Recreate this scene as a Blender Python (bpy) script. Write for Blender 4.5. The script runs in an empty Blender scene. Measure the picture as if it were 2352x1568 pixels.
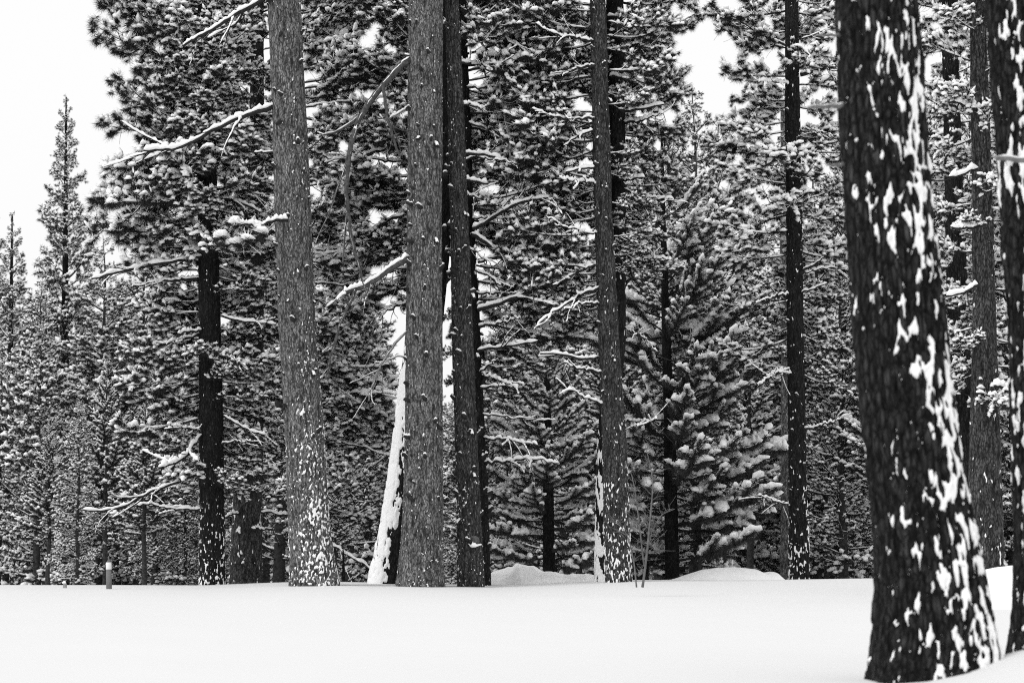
import bpy, math, random
import numpy as np
from mathutils import Vector

R = math.radians
scene = bpy.context.scene
C = scene.collection

# ------------------------------------------------------------------ camera
F = 85.0 / 36.0 * 2352.0            # focal length in pixels of the 2352-wide picture
PITCH = math.atan((1214 - 784) / F)
ZC = 1.34                           # camera height above the snow
cam = bpy.data.cameras.new('camera')
cam.lens = 85.0; cam.sensor_width = 36.0
cam.clip_start = 0.1; cam.clip_end = 3000.0
cam.dof.use_dof = True; cam.dof.focus_distance = 58.0; cam.dof.aperture_fstop = 2.2
camo = bpy.data.objects.new('camera', cam)
camo.location = (0, 0, ZC); camo.rotation_euler = (math.pi / 2 + PITCH, 0, 0)
C.objects.link(camo); scene.camera = camo

# ------------------------------------------------------------------ sky, sun, exposure (grey: the photograph is black and white)
SUN_EL, SUN_AZ = R(58), R(-122)     # azimuth from +Y towards +X: behind the camera, over its left shoulder
w = bpy.data.worlds.new('World'); scene.world = w; w.use_nodes = True
nt = w.node_tree; nt.nodes.clear()
sky = nt.nodes.new('ShaderNodeTexSky'); sky.sky_type = 'NISHITA'; sky.sun_disc = False
sky.sun_elevation = SUN_EL; sky.sun_rotation = SUN_AZ; sky.dust_density = 6.0; sky.air_density = 1.5
bw = nt.nodes.new('ShaderNodeRGBToBW')
mx = nt.nodes.new('ShaderNodeMix'); mx.data_type = 'RGBA'; mx.inputs[0].default_value = 0.8
mx.inputs[7].default_value = (11.7, 11.7, 11.7, 1)      # even overcast veil over the sky
bg = nt.nodes.new('ShaderNodeBackground'); bg.inputs[1].default_value = 0.1
wo = nt.nodes.new('ShaderNodeOutputWorld')
nt.links.new(sky.outputs[0], bw.inputs[0]); nt.links.new(bw.outputs[0], mx.inputs[6])
nt.links.new(mx.outputs[2], bg.inputs[0]); nt.links.new(bg.outputs[0], wo.inputs[0])
sun = bpy.data.lights.new('sun', 'SUN'); sun.energy = 1.5; sun.angle = R(22); sun.color = (1, 1, 1)
suno = bpy.data.objects.new('sun', sun)
sd = Vector((math.sin(SUN_AZ) * math.cos(SUN_EL), math.cos(SUN_AZ) * math.cos(SUN_EL), math.sin(SUN_EL)))
suno.rotation_euler = sd.to_track_quat('Z', 'Y').to_euler(); suno.location = (-20, -20, 40)
C.objects.link(suno)
vs = scene.view_settings
vs.view_transform = 'Standard'; vs.look = 'None'; vs.gamma = 1.0; vs.exposure = 0.0
try: vs.use_curve_mapping = False
except Exception: pass
scene.render.engine = 'CYCLES'
cy = scene.cycles
cy.max_bounces = 4; cy.diffuse_bounces = 2; cy.glossy_bounces = 1; cy.transparent_max_bounces = 4
cy.use_denoising = False
cy.use_adaptive_sampling = False
cy.caustics_reflective = False; cy.caustics_refractive = False
scene.render.filter_size = 1.1 if hasattr(scene.render, 'filter_size') else 1.1
cy.filter_width = 1.1

# ------------------------------------------------------------------ pixel <-> world
CA, SA = math.cos(PITCH), math.sin(PITCH)
def at(x, y, D):
    """point on the ray of pixel (x, y) of the 2352 x 1568 picture at depth D along +Y"""
    u, v = (x - 1176) / F, (784 - y) / F
    s = D / (CA - v * SA)
    return np.array([u * s, D, ZC + s * (SA + v * CA)])
def mpp(D): return D / F            # metres per pixel

# ------------------------------------------------------------------ noise
_r = np.random.RandomState(7)
_perm = np.concatenate([_r.permutation(256)] * 3)
_g = _r.normal(size=(256, 3)); _g /= np.linalg.norm(_g, axis=1)[:, None]
_jit = _r.rand(256, 3)
def pnoise(p):
    i = np.floor(p).astype(int); f = p - i; i &= 255
    t = f * f * f * (f * (f * 6 - 15) + 10)
    out = 0
    for dx in (0, 1):
        wx = t[:, 0] if dx else 1 - t[:, 0]
        for dy in (0, 1):
            wy = t[:, 1] if dy else 1 - t[:, 1]
            for dz in (0, 1):
                wz = t[:, 2] if dz else 1 - t[:, 2]
                h = _perm[_perm[_perm[i[:, 0] + dx] + i[:, 1] + dy] + i[:, 2] + dz]
                g = _g[h]
                out = out + wx * wy * wz * (g[:, 0] * (f[:, 0] - dx) + g[:, 1] * (f[:, 1] - dy) + g[:, 2] * (f[:, 2] - dz))
    return out * 1.6
def fbm(p, o=3):
    a, s = 1.0, 0
    for k in range(o):
        s = s + a * pnoise(p * 2 ** k + 17.3 * k); a *= .5
    return s
def vor(p):
    """distance to nearest and second nearest cell point, and a cell value"""
    i = np.floor(p).astype(int)
    f1 = np.full(len(p), 9.); f2 = np.full(len(p), 9.); cv = np.zeros(len(p))
    for dx in (-1, 0, 1):
        for dy in (-1, 0, 1):
            for dz in (-1, 0, 1):
                c = i + (dx, dy, dz); q = c & 255
                h = _perm[_perm[_perm[q[:, 0]] + q[:, 1]] + q[:, 2]]
                d = np.linalg.norm(c + _jit[h] - p, axis=1)
                n = d < f1
                f2 = np.where(n, f1, np.minimum(f2, d)); cv = np.where(n, h / 255., cv); f1 = np.where(n, d, f1)
    return f1, f2, cv

# ------------------------------------------------------------------ mesh helpers
class Geo:
    def __init__(s): s.v = []; s.f = []; s.n = 0
    def add(s, v, f):
        v = np.asarray(v, float).reshape(-1, 3); f = np.asarray(f, int).reshape(-1, 3)
        s.v.append(v); s.f.append(f + s.n); s.n += len(v)
    def merge(s, o, M=None, t=None):
        v, f = o.arrays()
        if len(v): s.add((v @ M.T if M is not None else v) + (t if t is not None else 0), f)
    def arrays(s):
        if not s.v: return np.zeros((0, 3)), np.zeros((0, 3), int)
        if len(s.v) > 1: s.v = [np.concatenate(s.v)]; s.f = [np.concatenate(s.f)]
        return s.v[0], s.f[0]
    def mesh(s, name, mat, smooth=False):
        v, f = s.arrays()
        return rawmesh(name, v, f, mat, smooth)
def rawmesh(name, v, f, mat, smooth=False, quads=False):
    k = f.shape[1]
    me = bpy.data.meshes.new(name)
    me.vertices.add(len(v)); me.vertices.foreach_set('co', np.ascontiguousarray(v, np.float32).ravel())
    me.loops.add(len(f) * k); me.loops.foreach_set('vertex_index', np.ascontiguousarray(f, np.int32).ravel())
    me.polygons.add(len(f)); me.polygons.foreach_set('loop_start', np.arange(0, len(f) * k, k, dtype=np.int32))
    if smooth: me.polygons.foreach_set('use_smooth', np.ones(len(f), bool))
    me.update(calc_edges=True)
    me.materials.append(mat)
    return me
def mk(name, data, parent=None, loc=(0, 0, 0), kind=None):
    o = bpy.data.objects.new(name, data); C.objects.link(o); o.location = loc
    if parent is not None: o.parent = parent
    if kind: o['kind'] = kind
    return o
def tag(o, label, cat, group=None):
    o['label'] = label; o['category'] = cat
    if group: o['group'] = group
    return o
def unit(v): return v / (np.linalg.norm(v, axis=-1, keepdims=True) + 1e-9)

def tube(g, P, rad, n=5, flat=1.0):
    P = np.asarray(P, float); m = len(P); rad = np.broadcast_to(rad, (m,))
    T = np.gradient(P, axis=0); T = unit(T)
    up = np.where(np.abs(T[:, 2:3]) > .95, np.array([[1., 0, 0]]), np.array([[0, 0, 1.]]))
    A = unit(np.cross(T, up)); B = np.cross(A, T)
    a = np.arange(n) / n * 2 * math.pi
    V = P[:, None] + rad[:, None, None] * (np.cos(a)[None, :, None] * A[:, None] + flat * np.sin(a)[None, :, None] * B[:, None])
    V = V.reshape(-1, 3)
    i, j = np.meshgrid(np.arange(m - 1), np.arange(n), indexing='ij')
    a0 = i * n + j; a1 = i * n + (j + 1) % n; b0 = a0 + n; b1 = a1 + n
    f = np.concatenate([np.stack([a0, a1, b1], -1).reshape(-1, 3), np.stack([a0, b1, b0], -1).reshape(-1, 3)])
    k = len(V)
    V = np.concatenate([V, P[:1], P[-1:]])
    j = np.arange(n)
    f = np.concatenate([f, np.stack([np.full(n, k), (j + 1) % n, j], -1), np.stack([np.full(n, k + 1), (m - 1) * n + j, (m - 1) * n + (j + 1) % n], -1)])
    g.add(V, f)

def snow_strip(g, P, rad, thick, rng, n=6, lump=.35):
    """a lumpy ridge of snow lying along the top of a branch"""
    P = np.asarray(P, float)
    if len(P) < 3: return
    # resample finer for lumps
    m = max(5, len(P) * 2)
    t = np.linspace(0, len(P) - 1, m); i = np.minimum(t.astype(int), len(P) - 2); fr = (t - i)[:, None]
    Q = P[i] * (1 - fr) + P[i + 1] * fr
    rr = np.interp(t, np.arange(len(P)), np.broadcast_to(rad, (len(P),)))
    T = unit(np.gradient(Q, axis=0)); flatness = np.sqrt(1 - np.clip(T[:, 2], -1, 1) ** 2)
    h = thick * flatness ** 2 * (1 + lump * rng.uniform(-1, 1, m)); h[0] *= .4; h[-1] *= .3
    ctr = Q + np.array([0, 0, 1]) * (rr * .75 + h * .30)[:, None]
    wid = np.maximum(rr * 1.0, h * .75) * (1 + .2 * rng.uniform(-1, 1, m))
    A = unit(np.cross(T, [0, 0, 1.]) + 1e-6); up = np.cross(A, T)
    a = np.arange(n) / n * 2 * math.pi
    V = ctr[:, None] + np.cos(a)[None, :, None] * (A * wid[:, None])[:, None] + np.where(np.sin(a) > 0, 1, .45)[None, :, None] * np.sin(a)[None, :, None] * (up * h[:, None])[:, None]
    V = V.reshape(-1, 3)
    i, j = np.meshgrid(np.arange(m - 1), np.arange(n), indexing='ij')
    a0 = i * n + j; a1 = i * n + (j + 1) % n; b0 = a0 + n; b1 = a1 + n
    f = np.concatenate([np.stack([a0, a1, b1], -1).reshape(-1, 3), np.stack([a0, b1, b0], -1).reshape(-1, 3)])
    k = len(V); V = np.concatenate([V, ctr[:1], ctr[-1:]]); jj = np.arange(n)
    f = np.concatenate([f, np.stack([np.full(n, k), (jj + 1) % n, jj], -1), np.stack([np.full(n, k + 1), (m - 1) * n + jj, (m - 1) * n + (jj + 1) % n], -1)])
    g.add(V, f)

def frame(d):
    up = np.where(np.abs(d[:, 2:3]) > .9, np.array([[1., 0, 0]]), np.array([[0, 0, 1.]]))
    a = unit(np.cross(d, up)); return a, np.cross(a, d)

def needles(g, p, d, s, n, w, rng, th=(20, 105), droop=.12, back=.45):
    """n thin needle triangles round every tuft (p position, d twig direction, s needle length)"""
    k = len(p)
    if not k: return
    p = np.repeat(p, n, 0); d = np.repeat(d, n, 0); s = np.repeat(s, n)
    a, b = frame(d)
    th_ = np.radians(th[0] + (th[1] - th[0]) * rng.rand(k * n) ** .8); ph = rng.rand(k * n) * 2 * math.pi
    nd = np.cos(th_)[:, None] * d + np.sin(th_)[:, None] * (np.cos(ph)[:, None] * a + np.sin(ph)[:, None] * b)
    nd[:, 2] -= droop * rng.rand(k * n); nd = unit(nd)
    fl = (nd[:, 2] > .35) & (rng.rand(k * n) < .8); nd[fl, 2] *= -rng.uniform(-.3, 1., fl.sum())      # the snow presses the upper needles down
    nd = unit(nd)
    base = p - d * (s * back * rng.rand(k * n))[:, None]
    L = s * rng.uniform(.7, 1.05, k * n)
    perp = unit(np.cross(nd, rng.normal(size=(k * n, 3)))) * w
    V = np.stack([base - perp, base + perp, base + nd * L[:, None]], 1).reshape(-1, 3)
    g.add(V, np.arange(len(V)).reshape(-1, 3))

def streaks(g, p, d, s, n, w, rng):
    """snow lying on single needles of the upper side: slim three-sided spikes"""
    k = len(p)
    if not k: return
    p = np.repeat(p, n, 0); d = np.repeat(d, n, 0); s = np.repeat(s, n); K = k * n
    nd = rng.normal(size=(K, 3)) * .8 + d * 1.0
    nd[:, 2] = np.abs(nd[:, 2]) * .75 + .25; nd = unit(nd)
    L = s * rng.uniform(.55, .95, K)
    base = p + nd * (s * .12)[:, None] - d * (s * .25 * rng.rand(K))[:, None]
    base[:, 2] += s * .05
    a, b = frame(nd); W = (w * rng.uniform(.7, 1.4, K))[:, None]
    q0 = base + a * W; q1 = base - a * W * .5 + b * W * .87; q2 = base - a * W * .5 - b * W * .87; tip = base + nd * L[:, None]
    V = np.stack([q0, q1, q2, tip], 1).reshape(-1, 3)
    i = np.arange(K)[:, None] * 4
    g.add(V, np.concatenate([i + [0, 1, 3], i + [1, 2, 3], i + [2, 0, 3]]))

def dollops(g, p, d, s, rng, rings=3, seg=7, amount=1.0):
    """lumpy caps of snow on the top of tufts"""
    k = len(p)
    if not k: return
    dh = d.copy(); dh[:, 2] *= .35; dh = unit(dh)
    side = unit(np.cross(dh, [0, 0, 1.]) + 1e-6)
    lx = s * rng.uniform(.28, .60, k) * amount; ly = s * rng.uniform(.20, .38, k) * amount; lz = s * rng.uniform(.18, .34, k) * amount
    c = p - d * (s * .12)[:, None]; c = c + np.array([0, 0, 1]) * (s * .24)[:, None]
    a = np.arange(seg) / seg * 2 * math.pi
    vs_, off = [], []
    for r in range(rings):
        e = -.45 + (1.45 + math.pi / 2 - 1.0) * r / rings if rings > 1 else 0
        jit = 1 + .40 * rng.uniform(-1, 1, (k, seg))
        rc, rs = math.cos(e), math.sin(e)
        vs_.append(c[:, None] + jit[..., None] * rc * (np.cos(a)[None, :, None] * (dh * lx[:, None])[:, None] + np.sin(a)[None, :, None] * (side * ly[:, None])[:, None]) + np.array([0, 0, 1]) * (rs * (lz * 1)[:, None] * (1 + .25 * rng.uniform(-1, 1, (k, seg))))[..., None])
    top = c + np.array([0, 0, 1]) * lz[:, None]; bot = c - np.array([0, 0, 1]) * (lz * .25)[:, None]
    V = np.concatenate([np.concatenate(vs_, 1), top[:, None], bot[:, None]], 1); nv = V.shape[1]
    f = []
    for r in range(rings - 1):
        for j in range(seg):
            a0 = r * seg + j; a1 = r * seg + (j + 1) % seg
            f += [[a0, a1, a1 + seg], [a0, a1 + seg, a0 + seg]]
    for j in range(seg):
        f.append([(rings - 1) * seg + j, (rings - 1) * seg + (j + 1) % seg, rings * seg])
        f.append([(j + 1) % seg, j, rings * seg + 1])
    f = np.array(f)
    g.add(V.reshape(-1, 3), (f[None] + np.arange(k)[:, None, None] * nv).reshape(-1, 3))

# ------------------------------------------------------------------ materials
def mat(name, col, rough=.85, var=0.0, vscale=3.0, spec=.1):
    m = bpy.data.materials.new(name); m.use_nodes = True; n = m.node_tree
    b = n.nodes['Principled BSDF']; b.inputs['Roughness'].default_value = rough
    b.inputs['Specular IOR Level'].default_value = spec
    if var:
        tc = n.nodes.new('ShaderNodeTexCoord'); ns = n.nodes.new('ShaderNodeTexNoise'); ns.inputs['Scale'].default_value = vscale
        ns.inputs['Detail'].default_value = 3
        mr = n.nodes.new('ShaderNodeMapRange'); mr.inputs[1].default_value = .3; mr.inputs[2].default_value = .7
        mr.inputs[3].default_value = col * (1 - var); mr.inputs[4].default_value = col * (1 + var)
        n.links.new(tc.outputs['Object'], ns.inputs['Vector']); n.links.new(ns.outputs[0], mr.inputs[0])
        n.links.new(mr.outputs[0], b.inputs['Base Color'])
    else:
        b.inputs['Base Color'].default_value = (col, col, col, 1)
    return m
def bark_mat(name, dark, light, fine=9.0, bump=.6):
    m = bpy.data.materials.new(name); m.use_nodes = True; n = m.node_tree; L = n.links.new
    b = n.nodes['Principled BSDF']; b.inputs['Roughness'].default_value = .95; b.inputs['Specular IOR Level'].default_value = .08
    tc = n.nodes.new('ShaderNodeTexCoord'); mp = n.nodes.new('ShaderNodeMapping'); mp.inputs['Scale'].default_value = (fine, fine, fine * .28)
    L(tc.outputs['Object'], mp.inputs['Vector'])
    vo = n.nodes.new('ShaderNodeTexVoronoi'); vo.feature = 'DISTANCE_TO_EDGE'; vo.inputs['Scale'].default_value = 1.6
    ns = n.nodes.new('ShaderNodeTexNoise'); ns.inputs['Scale'].default_value = 2.2; ns.inputs['Detail'].default_value = 6; ns.inputs['Roughness'].default_value = .75
    wp = n.nodes.new('ShaderNodeVectorMath'); wp.operation = 'MULTIPLY_ADD'; wp.inputs[1].default_value = (.7, .7, .7)
    L(mp.outputs[0], ns.inputs['Vector']); L(ns.outputs['Color'], wp.inputs[0]); L(mp.outputs[0], wp.inputs[2]); L(wp.outputs[0], vo.inputs['Vector'])
    at_ = n.nodes.new('ShaderNodeAttribute'); at_.attribute_name = 'plate'
    e = n.nodes.new('ShaderNodeMapRange'); e.inputs[1].default_value = .0; e.inputs[2].default_value = .16; L(vo.outputs['Distance'], e.inputs[0])
    nz = n.nodes.new('ShaderNodeMapRange'); nz.inputs[1].default_value = .32; nz.inputs[2].default_value = .70; L(ns.outputs[0], nz.inputs[0])
    m1 = n.nodes.new('ShaderNodeMath'); m1.operation = 'MULTIPLY'; L(e.outputs[0], m1.inputs[0]); L(nz.outputs[0], m1.inputs[1])
    m2 = n.nodes.new('ShaderNodeMath'); m2.operation = 'MULTIPLY'; L(m1.outputs[0], m2.inputs[0]); L(at_.outputs['Fac'], m2.inputs[1])
    mr = n.nodes.new('ShaderNodeMapRange'); mr.inputs[3].default_value = dark; mr.inputs[4].default_value = light; L(m2.outputs[0], mr.inputs[0])
    L(mr.outputs[0], b.inputs['Base Color'])
    bp = n.nodes.new('ShaderNodeBump'); bp.inputs['Strength'].default_value = bump; bp.inputs['Distance'].default_value = .03
    L(m1.outputs[0], bp.inputs['Height']); L(bp.outputs[0], b.inputs['Normal'])
    return m
M_NEEDLE = mat('pine needles', .024, .6, .35, 1.2, .2)
M_NEEDLE_YOUNG = mat('young pine needles', .05, .6, .3, 1.5, .2)
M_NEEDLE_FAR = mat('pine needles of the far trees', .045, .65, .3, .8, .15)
M_WOOD = mat('branch wood', .028, .9, .4, 20)
M_LIMB = mat('grey limb bark', .075, .9, .5, 14)
M_TWIG = mat('bare grey twig', .20, .9, .3, 20)
M_SNOW = mat('snow on the trees', .95, .8, 0, 0, .05)
M_BARK_PALE = bark_mat('pale grey pine bark', .016, .66, 17)
M_BARK_MID = bark_mat('grey pine bark', .010, .28, 17)
M_BARK_DARK = bark_mat('dark pine bark', .007, .075, 17)
M_BARK_NEAR = bark_mat('rough dark pine bark', .007, .13, 12, .9)

# ------------------------------------------------------------------ ground
CREST = np.array([(-400, 1352), (0, 1349), (300, 1349), (450, 1350), (640, 1343), (760, 1341), (900, 1344), (1130, 1348), (1250, 1345), (1450, 1337), (1700, 1337), (2000, 1333), (2352, 1331), (2800, 1331)], float)
CZ = np.array([[at(x, y, 58)[0] / 58, at(x, y, 58)[2]] for x, y in CREST])
def sstep(a, b, x):
    t = np.clip((x - a) / (b - a), 0, 1); return t * t * (3 - 2 * t)
def ground_z(x, y):
    x = np.asarray(x, float); y = np.asarray(y, float)
    yy = np.maximum(y, 1.0)
    z = np.interp(x / np.maximum(yy, 40), CZ[:, 0], CZ[:, 1]) * sstep(30, 58, y)
    z = z - .05 * np.maximum(y - 61, 0) * (y < 161) - 5.0 * (y >= 161)
    z = z + sstep(58, 61, y) * -.05 * 0
    # snow drifted up round the two big trunks
    z = z + .25 * np.exp(-(((x - 4.6) / .70) ** 2 + ((y - 21.3) / 1.1) ** 2)) + .22 * np.exp(-(((x - 5.9) / 1.0) ** 2 + ((y - 22.4) / 1.6) ** 2)) - .02 * np.exp(-(((x - 3.2) / .7) ** 2 + ((y - 20.9) / 1.0) ** 2))
    sh = x.shape
    q = np.stack([x.ravel() * .12, y.ravel() * .10, np.zeros(x.size)], 1)
    z = z + (.09 * pnoise(q) + .03 * pnoise(q * 3.1) + .012 * pnoise(q * 8.3)).reshape(sh) * sstep(3, 15, y) * (1 - .8 * sstep(40, 56, y))
    return z
xs = np.concatenate([np.linspace(-260, -20, 40)[:-1], np.linspace(-20, 20, 130), np.linspace(20, 260, 40)[1:]])
ys = np.concatenate([np.linspace(-30, 8, 20)[:-1], np.linspace(8, 70, 130), np.linspace(70, 420, 80)[1:]])
GX, GY = np.meshgrid(xs, ys)
GZ = ground_z(GX, GY)
nx, ny = len(xs), len(ys)
i, j = np.meshgrid(np.arange(ny - 1), np.arange(nx - 1), indexing='ij')
q0 = (i * nx + j).ravel()
me = rawmesh('snow_ground', np.stack([GX.ravel(), GY.ravel(), GZ.ravel()], 1), np.stack([q0, q0 + 1, q0 + nx + 1, q0 + nx], 1), None or M_SNOW, True)
def snow_ground_mat():
    m = bpy.data.materials.new('settled snow'); m.use_nodes = True; n = m.node_tree; L = n.links.new
    b = n.nodes['Principled BSDF']; b.inputs['Base Color'].default_value = (.65, .65, .65, 1); b.inputs['Roughness'].default_value = .9
    b.inputs['Specular IOR Level'].default_value = .05
    tc = n.nodes.new('ShaderNodeTexCoord'); ns = n.nodes.new('ShaderNodeTexNoise'); ns.inputs['Scale'].default_value = 2.5; ns.inputs['Detail'].default_value = 8
    bp = n.nodes.new('ShaderNodeBump'); bp.inputs['Strength'].default_value = .25; bp.inputs['Distance'].default_value = .03
    L(tc.outputs['Object'], ns.inputs['Vector']); L(ns.outputs[0], bp.inputs['Height']); L(bp.outputs[0], b.inputs['Normal'])
    return m
M_GROUND = snow_ground_mat()
M_BANK = mat('ploughed snow', .88, .85, .04, 4, .05)
me.materials[0] = M_GROUND
go = mk('snow_ground', me, None, kind='structure'); go['label'] = 'smooth untouched snowfield ending at a low crest under the trees'

def snow_bank(name, label, D, prof, depth, rough, base_y, seed):
    """a bank of ploughed snow: profile in pixels along its crest, given depth front to back"""
    rng = np.random.RandomState(seed)
    x0, x1 = prof[0][0], prof[-1][0]
    U = np.linspace(x0, x1, 150); V = np.linspace(-1, 1, 40)
    py = np.interp(U, [p[0] for p in prof], [p[1] for p in prof])
    ker = np.ones(5) / 5; py = np.convolve(np.pad(py, 2, 'edge'), ker, 'valid')
    top = np.array([at(u, y, D)[2] for u, y in zip(U, py)]); X = np.array([at(u, 1300, D)[0] for u in U])
    root = at((x0 + x1) / 2, 1330, D); gz = ground_z(X, np.full_like(X, D))
    XX = np.repeat(X[:, None], 40, 1); YY = D + V[None] * depth * np.ones((150, 1))
    prf = np.clip(1 - np.abs(V) ** 2.2, 0, 1)[None]
    G = ground_z(XX, YY) - .12
    hgt = np.maximum(top - gz + .12, 0.02)[:, None] * prf
    q = np.stack([XX.ravel() * 2.2, YY.ravel() * 2.2, np.zeros(XX.size)], 1)
    bump = (fbm(q, 4) * rough).reshape(XX.shape) * np.clip(hgt / .3, 0, 1)
    bump = bump - (bump[:, 20:21] * .5)
    ZZ = G + hgt + bump
    o = np.array([root[0], D, float(ground_z(root[0], D))])
    P = np.stack([XX.ravel(), YY.ravel(), ZZ.ravel()], 1) - o
    a, b_ = np.meshgrid(np.arange(149), np.arange(39), indexing='ij'); k = (a * 40 + b_).ravel()
    m_ = rawmesh(name, P, np.stack([k, k + 40, k + 41, k + 1], 1), M_BANK, True)
    return tag(mk(name, m_, None, tuple(o)), label, 'snow bank')
snow_bank('snow_bank', 'lumpy ploughed snow heap beside the twin trunks', 62.5,
          [(1095, 1352), (1128, 1318), (1145, 1312), (1165, 1302), (1178, 1303), (1188, 1293), (1205, 1298), (1230, 1306), (1260, 1318), (1300, 1320), (1340, 1319), (1370, 1322), (1430, 1345)], 2.0, .10, 1345, 3)
snow_bank('snow_bank', 'smooth rounded snow mound behind the bare shrub', 63.5,
          [(1430, 1345), (1480, 1334), (1540, 1331), (1570, 1322), (1610, 1308), (1650, 1303), (1700, 1303), (1735, 1307), (1752, 1316), (1765, 1312), (1780, 1314), (1790, 1328), (1808, 1342)], 2.2, .015, 1345, 4)
snow_bank('snow_bank', 'sloping snow bank at the foot of the stout grey trunk', 42.0,
          [(2210, 1352), (2250, 1318), (2268, 1308), (2310, 1300), (2352, 1296), (2420, 1290), (2520, 1296), (2600, 1350)], 2.2, .01, 1345, 5)

# ------------------------------------------------------------------ trunks
def trunk_parts(root, base, D, pts, mat_, na, dz, relief=.012, cell=.075, ztop=None, snow=None, flare=0., lobes=0, seed=0, zlow=-.5, stretch=4.5):
    """tapering trunk through pixel stations (y, x, width); bark plates as relief; wind-blown snow as a second skin"""
    rng = np.random.RandomState(seed)
    pts = sorted(pts, key=lambda p: -p[0])
    st = np.array([np.append(at(x, y, D), w_ * mpp(D) / 2) for y, x, w_ in pts])
    z = np.arange(st[0, 2] + zlow, st[-1, 2], dz)
    cx = np.interp(z, st[:, 2], st[:, 0]); rr = np.interp(z, st[:, 2], st[:, 3])
    k = max(3, int(.8 / dz)) | 1; pad = k // 2
    cx = np.convolve(np.pad(cx, pad, 'reflect', reflect_type='odd'), np.ones(k) / k, 'valid'); rr = np.convolve(np.pad(rr, pad, 'edge'), np.ones(k) / k, 'valid')
    th = np.arange(na) / na * 2 * math.pi
    zz, tt = np.meshgrid(z, th, indexing='ij'); Rr = np.repeat(rr[:, None], na, 1)
    hz = zz - st[0, 2]
    if flare:
        lob = 1 + (.55 * np.cos(lobes * tt + 1.0 + seed) + .35 * np.cos((lobes + 2) * tt + 2.3)) * .6
        Rr = Rr * (1 + flare * lob * np.exp(-np.maximum(hz, -.3) / .38))
    p = np.stack([np.cos(tt) * Rr, np.sin(tt) * Rr, zz / stretch], -1).reshape(-1, 3) / cell + seed * 3.7
    p = p + .75 * np.stack([pnoise(p * .8 + 5), pnoise(p * .8 + 11), pnoise(p * .8 + 23)], 1)
    f1, f2, cv = vor(p)
    edge = np.clip((f2 - f1) / .30, 0, 1) ** .7
    low = fbm(np.stack([np.cos(tt) * Rr, np.sin(tt) * Rr, zz * .3], -1).reshape(-1, 3) * 1.7 + seed, 2)
    stk_ = fbm(np.stack([np.cos(tt) * Rr, np.sin(tt) * Rr, zz * .11], -1).reshape(-1, 3) / (cell * .42) + seed * 5.3, 3)
    rel = (relief * (edge * (.7 + .6 * cv) - .5 + .35 * stk_) + .02 * low * (relief / .012) * .6).reshape(tt.shape)
    X = cx[:, None] + (Rr + rel) * np.cos(tt) - base[0]; Y = D + (Rr + rel) * np.sin(tt) - base[1]; Z = zz - base[2]
    m = len(z)
    V = np.stack([X, Y, Z], -1)
    i, j = np.meshgrid(np.arange(m - 1), np.arange(na), indexing='ij')
    f = np.stack([i * na + j, i * na + (j + 1) % na, (i + 1) * na + (j + 1) % na, (i + 1) * na + j], -1).reshape(-1, 4)
    me = rawmesh('trunk', V.reshape(-1, 3), f, mat_, True)
    a = me.attributes.new('plate', 'FLOAT', 'POINT'); a.data.foreach_set('value', np.clip((.45 + .55 * edge * (.55 + .45 * cv)) * (.78 + .95 * stk_), .05, 1.).astype(np.float32))
    t = mk('trunk', me, root)
    if snow:
        up = snow.get('up', 2)
        # finer skin by linear refinement of the bark surface
        zi = np.linspace(0, m - 1, (m - 1) * up + 1); ti = np.arange(na * up) / up
        i0 = np.minimum(zi.astype(int), m - 2); fz = (zi - i0)[:, None, None]
        W = V[i0] * (1 - fz) + V[i0 + 1] * fz
        j0 = ti.astype(int); fj = (ti - j0)[None, :, None]
        W = W[:, j0] * (1 - fj) + W[:, (j0 + 1) % na] * fj
        Th = np.repeat((ti / na * 2 * math.pi)[None], len(zi), 0); Hh = W[..., 2] + base[2] - st[0, 2]
        rad = np.stack([np.cos(Th), np.sin(Th), 0 * Th], -1)
        q = W.reshape(-1, 3) * np.array([1, 1, snow.get('vs', .4)]) / snow['size'] + seed * 9.1
        nse = .75 * fbm(q, 3) + snow.get('big', .2) * pnoise(W.reshape(-1, 3) * np.array([1, 1, .6]) / .42 + seed)
        ed = np.interp(ti, np.arange(na + 1), np.arange(na + 1))
        E = edge.reshape(m, na); Eu = E[i0] * (1 - fz[..., 0]) + E[i0 + 1] * fz[..., 0]
        Eu = Eu[:, j0] * (1 - fj[..., 0]) + Eu[:, (j0 + 1) % na] * fj[..., 0]
        bias = snow['bias'](Th, Hh)
        msk = nse.reshape(Th.shape) + bias - snow.get('crack', .25) * (Eu - .5)
        off = np.clip(msk * snow.get('rise', .05), -.02, snow.get('cap', .02))
        S = W + rad * off[..., None]
        mm, nn = Th.shape
        i, j = np.meshgrid(np.arange(mm - 1), np.arange(nn), indexing='ij'); j2 = (j + 1) % nn
        mk4 = np.stack([msk[i, j], msk[i, j2], msk[i + 1, j2], msk[i + 1, j]], -1).max(-1)
        f = np.stack([i * nn + j, i * nn + j2, (i + 1) * nn + j2, (i + 1) * nn + j], -1)[mk4 > 0]
        if len(f):
            uq, inv = np.unique(f.ravel(), return_inverse=True)
            sm = rawmesh('bark_snow', S.reshape(-1, 3)[uq], inv.reshape(-1, 4), M_SNOW, True)
            mk('bark_snow', sm, t, kind='stuff')
    axis = lambda zq: (float(np.interp(zq, z, cx)), float(np.interp(zq, z, rr)))
    return t, axis

def ang(Th, deg, width):
    """1 towards azimuth deg (0 = +X, -90 = the camera), falling off over width degrees"""
    d = (Th - R(deg) + math.pi) % (2 * math.pi) - math.pi
    return np.exp(-(d / R(width)) ** 2)

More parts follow.
